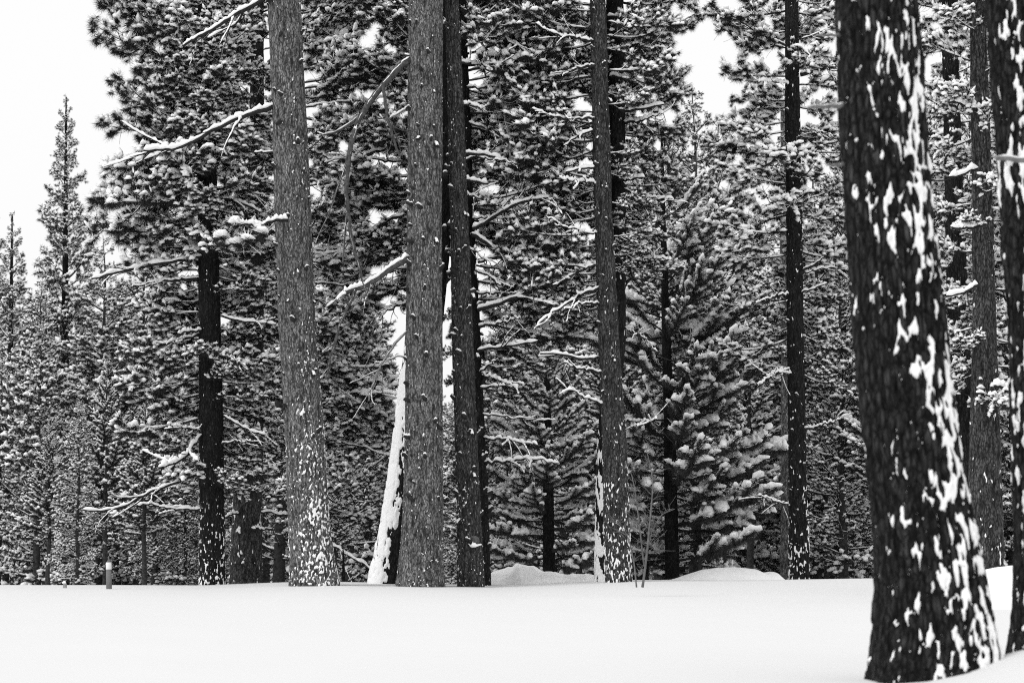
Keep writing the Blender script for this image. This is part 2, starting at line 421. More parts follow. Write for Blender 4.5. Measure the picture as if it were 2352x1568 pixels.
# ------------------------------------------------------------------ limbs
def grow(p0, d0, L, n, curve, wig, rng):
    """a branch path; curve = change of elevation (rad) over its length"""
    d = np.array(d0, float); P = [np.array(p0, float)]; st = L / n
    for k in range(n):
        h = math.hypot(d[0], d[1]); el = math.atan2(d[2], h) + curve / n + rng.normal() * wig * .6
        az = math.atan2(d[1], d[0]) + rng.normal() * wig
        el = max(-1.3, min(1.3, el))
        d = np.array([math.cos(el) * math.cos(az), math.cos(el) * math.sin(az), math.sin(el)])
        P.append(P[-1] + d * st)
    return np.array(P)
def dirv(az, el): return np.array([math.cos(el) * math.cos(az), math.cos(el) * math.sin(az), math.sin(el)])

class Limb:
    def __init__(s): s.wood = Geo(); s.leaf = Geo(); s.snow = Geo(); s.tp = []; s.td = []; s.ts = []
    def tuft(s, p, d, size): s.tp.append(p); s.td.append(d); s.ts.append(size)
    def finish(s, rng, n, w, nst, wst, dseg, drings, snowfrac=1., amount=1., th=(20, 105), droop=.12, back=.45):
        p, d, z = np.array(s.tp), unit(np.array(s.td)), np.array(s.ts)
        needles(s.leaf, p, d, z, n, w, rng, th, droop, back)
        if nst: streaks(s.snow, p, d, z, nst, wst, rng)
        k = rng.rand(len(p)) < snowfrac
        dollops(s.snow, p[k], d[k], z[k], rng, drings, dseg, amount)
        return s

def pine_limb(rng, lod=0, e0=(-18, 8), e1=(5, 45), L=None, dens=1.0, amount=1.0, snowfrac=.92):
    l = Limb(); L = L or rng.uniform(2.7, 3.3)
    el = R(rng.uniform(*e0)); cv = R(rng.uniform(*e1))
    main = grow((0, 0, 0), dirv(0, el), L, 12, cv, .06, rng)
    r0 = rng.uniform(.030, .045); rad = np.linspace(r0, .008, 13)
    tube(l.wood, main, rad, 6 if lod == 0 else 4)
    snow_strip(l.snow, main[1:-1], rad[1:-1], rng.uniform(.035, .055), rng, 6 if lod == 0 else 4)
    ns = int(15 * dens)
    side = 1
    tf = 1.0 if lod == 0 else .88
    ends = [(main, .31 * tf)]
    for k in range(ns):
        t = .16 + .80 * (k + rng.rand() * .7) / ns; x = t * 12; i = min(int(x), 11); p = main[i] * (1 - (x - i)) + main[i + 1] * (x - i)
        dm = main[i + 1] - main[i]; az = math.atan2(dm[1], dm[0]); side = -side
        sl = (.34 * L * (1 - t) ** .8 + .30) * rng.uniform(.65, 1.15)
        sp = grow(p, dirv(az + side * R(rng.uniform(30, 72)), R(rng.uniform(-48, 32))), sl, 6, R(rng.uniform(-5, 60)), .12, rng)
        tube(l.wood, sp, np.linspace(.014, .006, 7), 4 if lod == 0 else 3)
        if lod == 0 or rng.rand() < .4: snow_strip(l.snow, sp[:-1], .012, rng.uniform(.018, .035), rng, 5 if lod == 0 else 4)
        ends.append((sp, .285 * tf))
        nt_ = int(sl / (.21 if lod == 0 else .26)) + 1
        for q in range(nt_):
            u = (.30 + .65 * (q + rng.rand()) / nt_) * 6; i = min(int(u), 5); pp = sp[i] * (1 - (u - i)) + sp[i + 1] * (u - i)
            ds = sp[i + 1] - sp[i]; a2 = math.atan2(ds[1], ds[0])
            tl = rng.uniform(.14, .36)
            tp = grow(pp, dirv(a2 + R(rng.uniform(-70, 70)), R(rng.uniform(-60, 50))), tl, 4, R(rng.uniform(0, 70)), .15, rng)
            if lod == 0: tube(l.wood, tp, np.linspace(.009, .005, 5), 3)
            elif q % 3 == 0: tube(l.wood, tp[::2], np.linspace(.010, .006, 3), 3)
            ends.append((tp, .265 * tf))
        if lod == 0 and rng.rand() < .45:      # bare drooping twig
            tw = grow(p, dirv(az + side * R(rng.uniform(10, 80)), R(rng.uniform(-75, -30))), rng.uniform(.3, .7), 6, R(rng.uniform(-20, 70)), .2, rng)
            tube(l.wood, tw, np.linspace(.008, .004, 7), 3)
    for P, s in ends:
        d = P[-1] - P[-2]; l.tuft(P[-1], d, s * rng.uniform(.70, 1.05))
        if len(P) > 5 and rng.rand() < .6:
            i = len(P) - 3; l.tuft(P[i], P[i] - P[i - 1], s * rng.uniform(.6, .85))
    if lod == 0: l.finish(rng, 90, .0052, 5, .012, 7, 3, snowfrac * .92, amount * 1.12, (12, 120), .38, .6)
    else: l.finish(rng, 24, .0115, 1, .018, 5, 2, snowfrac * .97, amount * 1.25, (12, 125), .4, .6)
    return l

def brush_limb(rng, lod=0, L=None, e0=(-5, 18), e1=(25, 62)):
    """branch of a young pine: needles along its whole length under one ridge of snow"""
    l = Limb(); L = L or rng.uniform(1.9, 2.4)
    main = grow((0, 0, 0), dirv(0, R(rng.uniform(*e0))), L, 10, R(rng.uniform(*e1)), .05, rng)
    paths = [(main, .20)]
    tube(l.wood, main, np.linspace(.026, .008, 11), 5)
    side = 1
    for k in range(7):
        t = .26 + .62 * (k + rng.rand() * .6) / 7; x = t * 10; i = min(int(x), 9); p = main[i] * (1 - (x - i)) + main[i + 1] * (x - i)
        dm = main[i + 1] - main[i]; az = math.atan2(dm[1], dm[0]); side = -side
        sl = (.36 * L * (1 - t) + .20) * rng.uniform(.7, 1.1)
        sp = grow(p, dirv(az + side * R(rng.uniform(30, 58)), R(rng.uniform(-8, 22))), sl, 6, R(rng.uniform(5, 40)), .07, rng)
        tube(l.wood, sp, np.linspace(.012, .006, 7), 4); paths.append((sp, .185))
    for P, s in paths:
        seg = np.linalg.norm(np.diff(P, axis=0), axis=1).sum(); n = max(3, int(seg / .085))
        st = int(.25 * n) if P is main else 1
        for k in range(st, n + 1):
            x = k / n * (len(P) - 1); i = min(int(x), len(P) - 2)
            l.tuft(P[i] * (1 - (x - i)) + P[i + 1] * (x - i), P[i + 1] - P[i], s * rng.uniform(.8, 1.1))
        a = int(len(P) * .15)
        a = int(len(P) * (.3 if P is main else .1)); snow_strip(l.snow, (P[a:] if lod == 0 else P[a::2]) + np.array([0, 0, .045]), .03, rng.uniform(.06, .10), rng, 6 if lod == 0 else 4, .7)
        for q in range(max(1, int(seg / (.28 if lod == 0 else .4)))):
            x = rng.uniform(.3, 1.) * (len(P) - 1); i = min(int(x), len(P) - 2); c = P[i] * (1 - (x - i)) + P[i + 1] * (x - i)
            dollops(l.snow, c[None], unit(P[i + 1] - P[i])[None], np.array([s * rng.uniform(.7, 1.3)]), rng, 3 - (lod > 0), 7 - 2 * (lod > 0), 1.0)
        e = P[-1:]; dollops(l.snow, e, unit(P[-1:] - P[-2:-1]), np.array([s * 1.3]), rng, 3, 7, 1.0)
    n, w_ = (46, .005) if lod == 0 else (20, .013)
    needles(l.leaf, np.array(l.tp), unit(np.array(l.td)), np.array(l.ts), n, w_, rng, (25, 100), .55, .5)
    tp, td, ts = np.array(l.tp), unit(np.array(l.td)), np.array(l.ts)
    k = rng.rand(len(tp)) < .5
    streaks(l.snow, tp[k], td[k], ts[k], 3 - 2 * (lod > 0), .014, rng)
    return l

def library(kind, n, fn, mleaf):
    out = []
    for k in range(n):
        rng = np.random.RandomState(1000 + hash_s(kind) + k * 13); l = fn(rng)
        out.append((l.wood.mesh('branch', M_WOOD, True), l.leaf.mesh('needle_foliage', mleaf), l.snow.mesh('snow_load', M_SNOW, True)))
    return out
def hash_s(s): return sum(ord(c) * (i + 3) for i, c in enumerate(s)) % 9000

LIB = {
    'pine': library('pine', 12, lambda r: pine_limb(r), M_NEEDLE),
    'snowy': library('snowy', 8, lambda r: pine_limb(r, amount=1.35, snowfrac=1.0, dens=.9), M_NEEDLE),
    'brush': library('brush', 8, lambda r: brush_limb(r), M_NEEDLE_YOUNG),
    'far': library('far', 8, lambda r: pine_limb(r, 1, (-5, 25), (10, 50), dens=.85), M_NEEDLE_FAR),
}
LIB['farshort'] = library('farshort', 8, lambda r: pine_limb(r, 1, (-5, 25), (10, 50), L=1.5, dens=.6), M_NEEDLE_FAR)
LIB_L = {'farshort': 1.5, 'pine': 3.0, 'snowy': 3.0, 'brush': 2.15, 'far': 3.0}

def put_limb(root, kind, loc, az, tilt, scale, rng, flip=False):
    wd, lf, sn = LIB[kind][rng.randint(len(LIB[kind]))]
    o = mk('branch', wd, root, loc); o.rotation_euler = (0, -tilt, az); s = scale; o.scale = (s, -s if flip else s, s)
    mk('needle_foliage', lf, o, kind='stuff'); mk('snow_load', sn, o, kind='stuff')
    return o

def crown(root, base, D, axis, y0, y1, n, left, right, kind, rng, clear=(), tilt=(-8, 14), azpref=None, depthk=.85):
    ys_ = np.linspace(y0, y1, n) + rng.uniform(-.5, .5, n) * abs(y1 - y0) / n
    ga = rng.rand() * 6.28
    kinds = kind if isinstance(kind, (list, tuple)) else [kind]
    for k, y in enumerate(ys_):
        zz = at(1176, y, D)[2]; cx, rr = axis(zz)
        az = ga + k * 2.39996 + rng.normal() * .25
        if azpref is not None and rng.rand() < .55: az = azpref[rng.randint(len(azpref))] + rng.normal() * .45
        toward = math.cos(az + math.pi / 2)                      # 1 = to the camera
        if any(a <= y <= b for a, b in clear) and toward > .3: az = -az
        c = math.cos(az); wr = (c + 1) / 2
        reach = np.interp(y, [q[0] for q in right], [q[1] for q in right]) * wr + np.interp(y, [q[0] for q in left], [q[1] for q in left]) * (1 - wr)
        reach *= mpp(D) * (depthk + (1 - depthk) * abs(c)) * rng.uniform(.72, 1.1)
        kd = kinds[rng.randint(len(kinds))]
        t = (y0 - y) / (y0 - y1 + 1e-6)
        tl = R(tilt[0] + (tilt[1] - tilt[0]) * t + rng.normal() * 5)
        put_limb(root, kd, (cx - base[0] + math.cos(az) * rr * .5, math.sin(az) * rr * .5, zz - base[2]), az, tl, reach / LIB_L[kd], rng, rng.rand() < .5)

def tree_root(name, label, x, y, D, group=None, cat='pine tree'):
    p = at(x, y, D); b = np.array([p[0], D, float(ground_z(p[0], D))])
    return tag(mk(name, None, None, tuple(b)), label, cat, group), b

def px_branch(root, base, pts, D, w0, w1, snow=0., dD=0., matw=None, twigs=0, seed=0, name='branch', wig=1.3):
    """a branch traced through pixel stations, starting on its trunk at depth D and drifting dD metres in depth"""
    rng = np.random.RandomState(seed + 77); n = max(8, int(3 * len(pts)))
    t = np.linspace(0, 1, n); tp = np.linspace(0, 1, len(pts))
    # smooth: catmull via dense interpolation + box filter
    X = np.interp(t, tp, [p[0] for p in pts]); Y = np.interp(t, tp, [p[1] for p in pts])
    for _ in range(2):
        X[1:-1] = (X[:-2] + 2 * X[1:-1] + X[2:]) / 4; Y[1:-1] = (Y[:-2] + 2 * Y[1:-1] + Y[2:]) / 4
    X[1:-1] += rng.normal(size=n - 2) * wig; Y[1:-1] += rng.normal(size=n - 2) * wig
    P = np.array([at(x, y, D + dD * a) for x, y, a in zip(X, Y, t)]) - base
    rad = np.linspace(w0, w1, n) * mpp(D) / 2
    g = Geo(); tube(g, P, rad, 7)
    for k in range(twigs):
        i = rng.randint(n // 4, n - 1); d = P[min(i + 1, n - 1)] - P[i - 1]
        az = math.atan2(d[1], d[0])
        tw = grow(P[i], dirv(az + R(rng.uniform(-60, 60)), R(rng.uniform(-80, -10))), rng.uniform(.3, .9), 8, R(rng.uniform(-30, 90)), .25, rng)
        tube(g, tw, np.linspace(.014, .006, 9), 4)
    forks = []
    for k in range(min(4, twigs)):
        i = rng.randint(n // 4, n - 2); d = P[i + 1] - P[i]; az = math.atan2(d[1], d[0]); el = math.atan2(d[2], math.hypot(d[0], d[1]))
        fk = grow(P[i], dirv(az + R(rng.uniform(20, 60)) * rng.choice([-1, 1]), el + R(rng.uniform(-35, 35))), rng.uniform(.25, .55) * np.linalg.norm(P[-1] - P[0]), 8, R(rng.uniform(-40, 40)), .16, rng)
        rf = np.linspace(rad[i] * .6, .006, 9); tube(g, fk, rf, 5); forks.append((fk, rf))
    o = mk(name, g.mesh(name, matw or M_WOOD, True), root)
    if snow:
        s = Geo(); snow_strip(s, P, rad, snow * mpp(D), rng, 7, .45)
        for fk, rf in forks: snow_strip(s, fk, rf, snow * .6 * mpp(D), rng, 6, .6)
        mk('snow_load', s.mesh('snow_load', M_SNOW, True), o)
    return o, P

# branch stubs: one mesh pair shared by all knots
def stub_meshes(seed):
    rng = np.random.RandomState(seed); g = Geo(); s = Geo()
    P = grow((-.05, 0, 0), dirv(0, R(rng.uniform(-10, 25))), .14, 4, R(rng.uniform(-30, 30)), .15, rng)
    tube(g, P, np.linspace(.046, .020, 5), 7)
    snow_strip(s, P[1:], .025, rng.uniform(.02, .04), rng, 6, .6)
    return g.mesh('branch_stub', M_WOOD, True), s.mesh('snow_load', M_SNOW, True)
STUBS = [stub_meshes(k) for k in range(5)]
def stubs(root, base, D, axis, rows, rng, scale=1.0, every=True):
    for y, offs in rows:
        zz = at(1176, y, D)[2]; cx, rr = axis(zz)
        for a in offs:
            az = R(a + rng.normal() * 5); a_, b_ = STUBS[rng.randint(5)]
            o = mk('branch_stub', a_, root, (cx - base[0] + math.cos(az) * rr * .97, math.sin(az) * rr * .97, zz - base[2] + rng.normal() * .05))
            o.rotation_euler = (0, R(rng.uniform(-20, 10)), az); sc = scale * rng.uniform(.9, 1.9); o.scale = (sc, sc, sc)
            if rng.rand() < .75: mk('snow_load', b_, o)

rnd = np.random.RandomState(42)
def knots(y0, y1, step, k=3, span=(-160, -20)):
    rows = []
    y = y0
    while y > y1:
        rows.append((y, list(rnd.uniform(span[0], span[1], rnd.randint(1, k + 1))))); y -= step * rnd.uniform(.7, 1.3)
    return rows

def specks(low, high, h0, h1, extra=None):
    """snow bias: high near the ground falling to low above; extra(Th, H) adds a windward side"""
    def b(Th, H):
        v = low + (high - low) * (1 - np.clip((H - h0) / (h1 - h0), 0, 1))
        return v + (extra(Th, H) if extra else 0)
    return b

# ================================================================== the big trees standing on the crest
def big_tree(name, label, D, pts, mat_, snow, na=78, dz=.042, **kw):
    root, base = tree_root(name, label, pts[0][1], pts[0][0], D)
    t, axis = trunk_parts(root, base, D, pts, mat_, na, dz, snow=snow, **kw)
    return root, base, axis

# --- near trunk, snow driven into its bark
f1, b1, ax1 = big_tree('pine_tree', 'massive pine with rough dark bark and snow plastered in its furrows', 21.5,
    [(1545, 2150, 262), (1460, 2148, 258), (1300, 2132, 240), (1100, 2105, 222), (900, 2078, 212), (600, 2050, 204), (300, 2030, 192), (0, 2014, 182), (-400, 1990, 165)],
    M_BARK_NEAR, dict(size=.082, vs=.34, up=2, rise=.09, cap=.020, crack=.62, big=.40,
        bias=lambda T, H: -.43 + .30 * ang(T, -68, 48) - .22 * ang(T, -165, 40) + .26 * np.exp(-np.maximum(H - .25, 0) / 1.0) * (.15 + .85 * ang(T, -45, 34))),
    na=190, dz=.022, relief=.026, cell=.08, flare=.16, lobes=4, seed=2, zlow=-.6, stretch=4.2)
px_branch(f1, b1, [(1945, 243), (1900, 244), (1856, 247)], 21.4, 13, 7, 2, -.2, M_TWIG, name='branch_stub')
px_branch(f1, b1, [(1940, 378), (1915, 379), (1900, 379)], 21.4, 9, 5, 0, -.2, M_TWIG, name='branch_stub')
px_branch(f1, b1, [(1930, 82), (1900, 80), (1868, 84)], 21.4, 8, 3, 0, -.1, M_TWIG, name='branch_stub')
f2, b2, ax2 = big_tree('pine_tree', 'dark furrowed pine beside the massive trunk, cut by a pale broken branch', 23.5,
    [(1500, 2428, 212), (1440, 2424, 200), (1300, 2421, 186), (1000, 2414, 184), (700, 2404, 180), (400, 2384, 174), (0, 2345, 166), (-400, 2310, 150)],
    M_BARK_NEAR, dict(size=.07, vs=.22, up=2, rise=.09, cap=.022, crack=.5, big=.35,
        bias=lambda T, H: -.45 + .50 * ang(T, -112, 28) + .2 * np.exp(-np.maximum(H, 0) / 1.)),
    na=130, dz=.026, relief=.026, cell=.08, flare=.08, lobes=4, seed=5, zlow=-.6, stretch=4.2)
px_branch(f2, b2, [(2420, 372), (2350, 368), (2292, 364)], 22.7, 14, 11, 4, -.3, M_TWIG, name='branch_stub')

# --- T1
t1, bt1, at1 = big_tree('pine_tree', 'tall pale-barked pine with a snow-laden dead limb, speckled with snow, leaning', 57.0,
    [(1340, 723, 106), (1200, 709, 94), (1000, 700, 90), (784, 684, 85), (500, 673, 83), (250, 664, 78), (0, 652, 76), (-250, 640, 70)],
    M_BARK_PALE, dict(size=.048, vs=.5, up=2, rise=.08, cap=.016, crack=.35,
        bias=specks(-.55, -.20, .8, 7.0, lambda T, H: .20 * ang(T, -75, 40) * np.exp(-np.maximum(H - .5, 0) / 3.0) - .18 * ang(T, -150, 40))),
    seed=11, flare=.10, lobes=4)
stubs(t1, bt1, 57.0, at1, knots(1000, -60, 62), rnd, .9)
px_branch(t1, bt1, [(632, 245), (600, 252), (560, 268), (520, 285), (480, 303), (440, 325), (400, 345), (360, 345), (330, 346)], 56.9, 12, 5, 8, -.8, None, 9, 1)
px_branch(t1, bt1, [(622, -8), (590, 8), (550, 28), (515, 50), (480, 72), (450, 88), (420, 106)], 56.9, 12, 6, 7, -.8, None, 6, 2)
px_branch(t1, bt1, [(628, 351), (606, 351), (584, 350)], 57.0, 5, 3, 3, -.1, None, 0, 3)
tb, Pb = px_branch(t1, bt1, [(660, 506), (640, 505), (620, 510), (600, 520), (575, 517), (555, 516), (535, 520)], 56.6, 9, 4, 7, -.8, None, 0, 4)
lm = Limb(); rg = np.random.RandomState(5)
for x, y in [(537, 514), (508, 545), (566, 550), (590, 525), (545, 560), (600, 535)]:
    p = at(x, y, 55.9 + rg.uniform(-.2, .3)) - bt1; lm.tuft(p, np.array([-.5, -.4, .35 * rg.rand()]), .33)
    tube(lm.wood, grow(Pb[-4], unit(p - Pb[-4]), np.linalg.norm(p - Pb[-4]), 5, .0, .0, rg), .009, 3)
lm.finish(rg, 150, .0045, 24, .012, 9, 4, 1., 1.15)
mk('twig', lm.wood.mesh('twig', M_WOOD), tb, kind='stuff'); mk('needle_foliage', lm.leaf.mesh('needle_foliage', M_NEEDLE), tb, kind='stuff'); mk('snow_load', lm.snow.mesh('snow_load', M_SNOW, True), tb, kind='stuff')

# --- T2
t2, bt2, at2 = big_tree('pine_tree', 'straight stout pale-barked pine in front of the snow-plastered leaning trunk', 57.5,
    [(1343, 966, 106), (1200, 971, 93), (1000, 973, 87), (784, 974, 84), (500, 975, 80), (0, 978, 79), (-250, 979, 76)],
    M_BARK_PALE, dict(size=.046, vs=.6, up=2, rise=.08, cap=.016, crack=.30, bias=specks(-.58, -.44, .5, 4.5)), seed=14, flare=.08, lobes=5)
stubs(t2, bt2, 57.5, at2, knots(1150, -60, 52, 3), rnd, .95)
px_branch(t2, bt2, [(938, 138), (915, 155), (885, 188), (858, 225), (832, 258), (815, 300), (802, 345), (798, 400), (796, 455), (803, 520), (815, 580), (830, 636)], 57.3, 17, 7, 4, -.9, M_LIMB, 10, 6)
px_branch(t2, bt2, [(936, 594), (912, 608), (880, 630), (850, 652), (820, 664), (790, 672)], 57.3, 17, 9, 8, -.6, M_LIMB, 5, 7)
px_branch(t2, bt2, [(815, 668), (800, 700), (785, 740), (768, 785), (758, 830), (756, 868)], 56.7, 9, 4, 2, -.2, M_LIMB, 5, 8)
px_branch(t2, bt2, [(880, 190), (884, 230), (892, 280), (905, 325), (918, 360)], 57.0, 9, 5, 0, -.1, M_LIMB, 2, 9)
px_branch(t2, bt2, [(935, 762), (910, 785), (888, 815), (868, 850), (855, 885), (847, 920)], 57.4, 7, 4, 2, -.4, M_TWIG, 3, 10)
px_branch(t2, bt2, [(938, 822), (915, 818), (890, 826), (870, 838)], 57.4, 4, 2, 2, -.2, M_TWIG, 0, 11)
px_branch(t2, bt2, [(938, 250), (920, 258), (895, 272)], 57.4, 6, 4, 4, -.3, M_TWIG, 0, 12)
# --- leaning white trunk behind T2
t2b, bt2b, at2b = big_tree('pine_tree', 'leaning pine with its windward face plastered solid white with snow', 60.0,
    [(1343, 891, 96), (1270, 905, 90), (1200, 918, 86), (1000, 946, 84), (850, 963, 82), (650, 985, 84), (500, 998, 84), (250, 1010, 84), (0, 1018, 84), (-250, 1025, 78)],
    M_BARK_DARK, dict(size=.12, vs=.35, up=2, rise=.07, cap=.03, crack=.35,
        bias=lambda T, H: -.75 + 1.45 * ang(T, -140, 50) * (1 - .8 * np.clip((H - 5.) / 2.0, 0, 1))), seed=17)
stubs(t2b, bt2b, 60.0, at2b, knots(650, 0, 60, 2, (-80, 10)), rnd, 1.3)
for k, (pp, w0, sn) in enumerate([([(1046, 88), (1075, 86), (1128, 93)], 9, 7), ([(1044, 146), (1060, 147), (1082, 145)], 9, 7), ([(1044, 352), (1085, 353), (1130, 358), (1165, 372)], 8, 7),
                                  ([(1040, 412), (1075, 414), (1120, 422)], 8, 7), ([(1035, 468), (1064, 467)], 8, 7), ([(1030, 516), (1066, 515)], 9, 7), ([(1028, 628), (1050, 624), (1058, 614)], 8, 7)]):
    px_branch(t2b, bt2b, pp, 59.4, w0, w0 * .6, sn, -.3, None, 0, 20 + k)
px_branch(t2b, bt2b, [(1060, 50), (1090, 75), (1115, 110), (1135, 155), (1150, 210), (1160, 265), (1168, 330), (1172, 365)], 59.4, 7, 3, 2, -.5, M_TWIG, 2, 28)

# --- T3 pair
t3, bt3, at3 = big_tree('pine_tree', 'slender pine with a healed scar low on its trunk, front of the twin trunks', 58.2,
    [(1348, 1082, 62), (1200, 1077, 55), (1000, 1070, 52), (784, 1063, 48), (500, 1055, 42), (200, 1045, 36), (-150, 1032, 28)],
    M_BARK_MID, dict(size=.046, vs=.6, up=2, rise=.08, cap=.014, crack=.3, bias=specks(-.60, -.44, .5, 4, lambda T, H: .12 * ang(T, -140, 30))), seed=21, na=60)
stubs(t3, bt3, 58.2, at3, knots(1250, 350, 48, 3, (-150, 0)), rnd, 1.0)
sg = Geo(); P0 = at(1089, 1243, 58.2) - bt3
th_ = np.linspace(0, 2 * math.pi, 17)[:-1]
scv = np.stack([.13 * np.cos(th_) * (1 + .1 * np.sin(3 * th_)), np.full(16, -.31) + .05 * np.abs(np.cos(th_)) ** 2, .15 * np.sin(th_)], 1) + P0
sg.add(np.concatenate([scv, [P0 + (0, -.325, 0)], scv + (0, .12, 0)]), [[16, k, (k + 1) % 16] for k in range(16)] + [[k, 17 + k, (k + 1) % 16] for k in range(16)] + [[(k + 1) % 16, 17 + k, 17 + (k + 1) % 16] for k in range(16)])
M_SCAR = mat('weathered bare wood', .10, .9, .5, 14)
sc_ = mk('bark_scar', sg.mesh('bark_scar', M_SCAR, True), bt3 is not None and t3)
sg = Geo(); snow_strip(sg, np.array([at(x, y, 57.86) - bt3 for x, y in [(1076, 1250), (1082, 1257), (1090, 1257), (1100, 1254), (1107, 1252)]]), .02, .07, rg, 7, .6)
mk('snow_load', sg.mesh('snow_load', M_SNOW, True), sc_)
t3b, bt3b, at3b = big_tree('pine_tree', 'darker pine pressed close behind the scarred slender trunk, with long snowy limbs', 60.0,
    [(1345, 1101, 54), (1000, 1091, 48), (784, 1081, 46), (500, 1068, 41), (330, 1064, 38), (0, 1055, 30), (-200, 1050, 24)],
    M_BARK_DARK, dict(size=.046, vs=.6, up=2, rise=.08, cap=.014, crack=.3, bias=specks(-.66, -.55, .5, 4)), seed=23, na=56)
stubs(t3b, bt3b, 60.0, at3b, knots(1300, 560, 60, 2, (-60, 20)), rnd, 1.1)
for k, (pp, w0, sn, tw) in enumerate([([(1098, 712), (1130, 702), (1170, 688), (1215, 670), (1255, 654), (1290, 640)], 10, 7, 5), ([(1085, 540), (1120, 560), (1160, 585), (1195, 600), (1225, 620), (1240, 632)], 11, 6, 8),
                                  ([(1086, 525), (1115, 510), (1150, 488), (1190, 466), (1230, 457), (1262, 455)], 9, 6, 5), ([(1095, 622), (1115, 630), (1135, 640), (1150, 655)], 6, 4, 3),
                                  ([(1098, 602), (1140, 590), (1175, 582), (1205, 572)], 6, 4, 2), ([(1098, 806), (1150, 800), (1190, 790), (1235, 783)], 7, 5, 3),
                                  ([(1102, 855), (1122, 840), (1138, 828)], 5, 4, 0), ([(1104, 890), (1135, 888), (1160, 885)], 6, 4, 1)]):
    px_branch(t3b, bt3b, pp, 59.7, w0, w0 * .45, sn, -.7, None, tw, 40 + k)
crown(t3b, bt3b, 60.0, at3b, 900, -180, 60, [(-200, 150), (1000, 80)], [(-200, 260), (300, 300), (700, 260), (950, 150)], 'pine', rnd, clear=[(200, 1000)], azpref=[.1, .7, -.25])

# --- T4 pair
t4, bt4, at4 = big_tree('pine_tree', 'grey pine with streaks of snow on its trunk, crossing in front of another trunk', 59.0,
    [(1336, 1421, 62), (1000, 1410, 56), (784, 1398, 48), (500, 1386, 42), (0, 1373, 36), (-200, 1368, 31)],
    M_BARK_MID, dict(size=.046, vs=.35, up=2, rise=.08, cap=.016, crack=.35, bias=specks(-.60, -.16, .3, 5.0)), seed=27, na=60)
stubs(t4, bt4, 59.0, at4, knots(900, 0, 70, 2), rnd, .8)
for k, (pp, w0, sn, tw) in enumerate([([(1362, 610), (1335, 618), (1300, 640), (1270, 655)], 7, 5, 4), ([(1364, 385), (1335, 388), (1300, 395)], 6, 5, 1), ([(1360, 300), (1330, 312), (1295, 335)], 6, 5, 3),
                                  ([(1372, 820), (1340, 826), (1300, 815), (1240, 812)], 7, 5, 2)]):
    px_branch(t4, bt4, pp, 58.8, w0, w0 * .5, sn, -.4, None, tw, 60 + k)
crown(t4, bt4, 59.0, at4, 720, -180, 62, [(-200, 230), (300, 220), (700, 190)], [(-200, 200), (300, 160), (700, 90)], 'pine', rnd, clear=[(-200, 900)], azpref=[2.9, 3.5, 2.4])
t4b, bt4b, at4b = big_tree('pine_tree', 'dark pine slanting behind the grey streaked trunk, snow plastered at its foot', 60.5,
    [(1336, 1386, 42), (1000, 1394, 44), (784, 1414, 48), (500, 1418, 41), (0, 1412, 40), (-200, 1410, 34)],
    M_BARK_DARK, dict(size=.10, vs=.30, up=2, rise=.08, cap=.018, crack=.35, bias=specks(-.66, -.10, 1.0, 5., lambda T, H: .45 * ang(T, -135, 40) * np.exp(-np.maximum(H, 0) / 3.5))), seed=29, na=56)
for k, (pp, w0, sn, tw) in enumerate([([(1436, 255), (1480, 250), (1525, 240)], 7, 6, 1), ([(1430, 415), (1455, 411), (1480, 408)], 7, 6, 0), ([(1435, 435), (1460, 445), (1478, 465), (1490, 495)], 6, 4, 1),
                                  ([(1395, 40), (1440, 40), (1480, 55)], 7, 6, 1), ([(1400, 178), (1440, 176), (1478, 190)], 7, 6, 1)]):
    px_branch(t4b, bt4b, pp, 60.0, w0, w0 * .5, sn, -.3, None, tw, 70 + k)
crown(t4b, bt4b, 60.5, at4b, 620, -180, 56, [(-200, 130), (700, 100)], [(-200, 195), (100, 195), (400, 160), (700, 110)], 'pine', rnd, clear=[(-200, 900)], azpref=[.2, .9, -.2])

# --- T0 and T0b: the two with low green limbs
t0, bt0, at0 = big_tree('pine_tree', 'dark-trunked pine with a broad dense crown hanging almost to the snow', 61.0,
    [(1345, 488, 60), (1000, 485, 55), (540, 478, 46), (100, 472, 36), (-300, 467, 24)],
    M_BARK_DARK, dict(size=.046, vs=.4, up=2, rise=.08, cap=.015, crack=.35, bias=specks(-.68, -.24, .3, 4.5)), seed=31, na=60)
crown(t0, bt0, 61.0, at0, 1120, -260, 120, [(-260, 230), (0, 262), (120, 250), (250, 235), (430, 290), (600, 260), (800, 240), (1000, 215), (1150, 120)], [(-260, 150), (300, 160), (850, 165), (1120, 130)], ['pine', 'pine', 'snowy'], rnd,
      clear=[(560, 790), (870, 1050)])
crown(t0, bt0, 61.0, at0, 520, -220, 34, [(-260, 200), (520, 200)], [(-260, 170), (520, 170)], ['pine', 'pine', 'snowy'], rnd, azpref=[-1.9, -1.2, -1.55, -2.3])
for k, (pp, w0, sn, tw) in enumerate([([(468, 455), (430, 452), (390, 446), (350, 444)], 13, 7, 5), ([(500, 455), (540, 462), (575, 475), (600, 488)], 8, 5, 3), ([(466, 575), (445, 577), (420, 577)], 8, 7, 3),
                                  ([(462, 760), (435, 762), (408, 765)], 7, 6, 1), ([(510, 725), (545, 735), (590, 742), (635, 745)], 6, 5, 2), ([(514, 955), (545, 975), (580, 990), (610, 998)], 6, 5, 2)]):
    px_branch(t0, bt0, pp, 60.7, w0, w0 * .5, sn, -.3, None, tw, 80 + k)
t0b, bt0b, at0b = big_tree('pine_tree', 'stocky pine with torn bark and broken snowy stubs, beside the dark-trunked pine', 64.0,
    [(1343, 563, 76), (1130, 570, 66), (600, 585, 42), (300, 590, 34), (-150, 592, 22)],
    M_BARK_MID, dict(size=.10, vs=.5, up=2, rise=.08, cap=.015, crack=.35, bias=specks(-.60, -.42, .3, 4.)), seed=33, na=60)
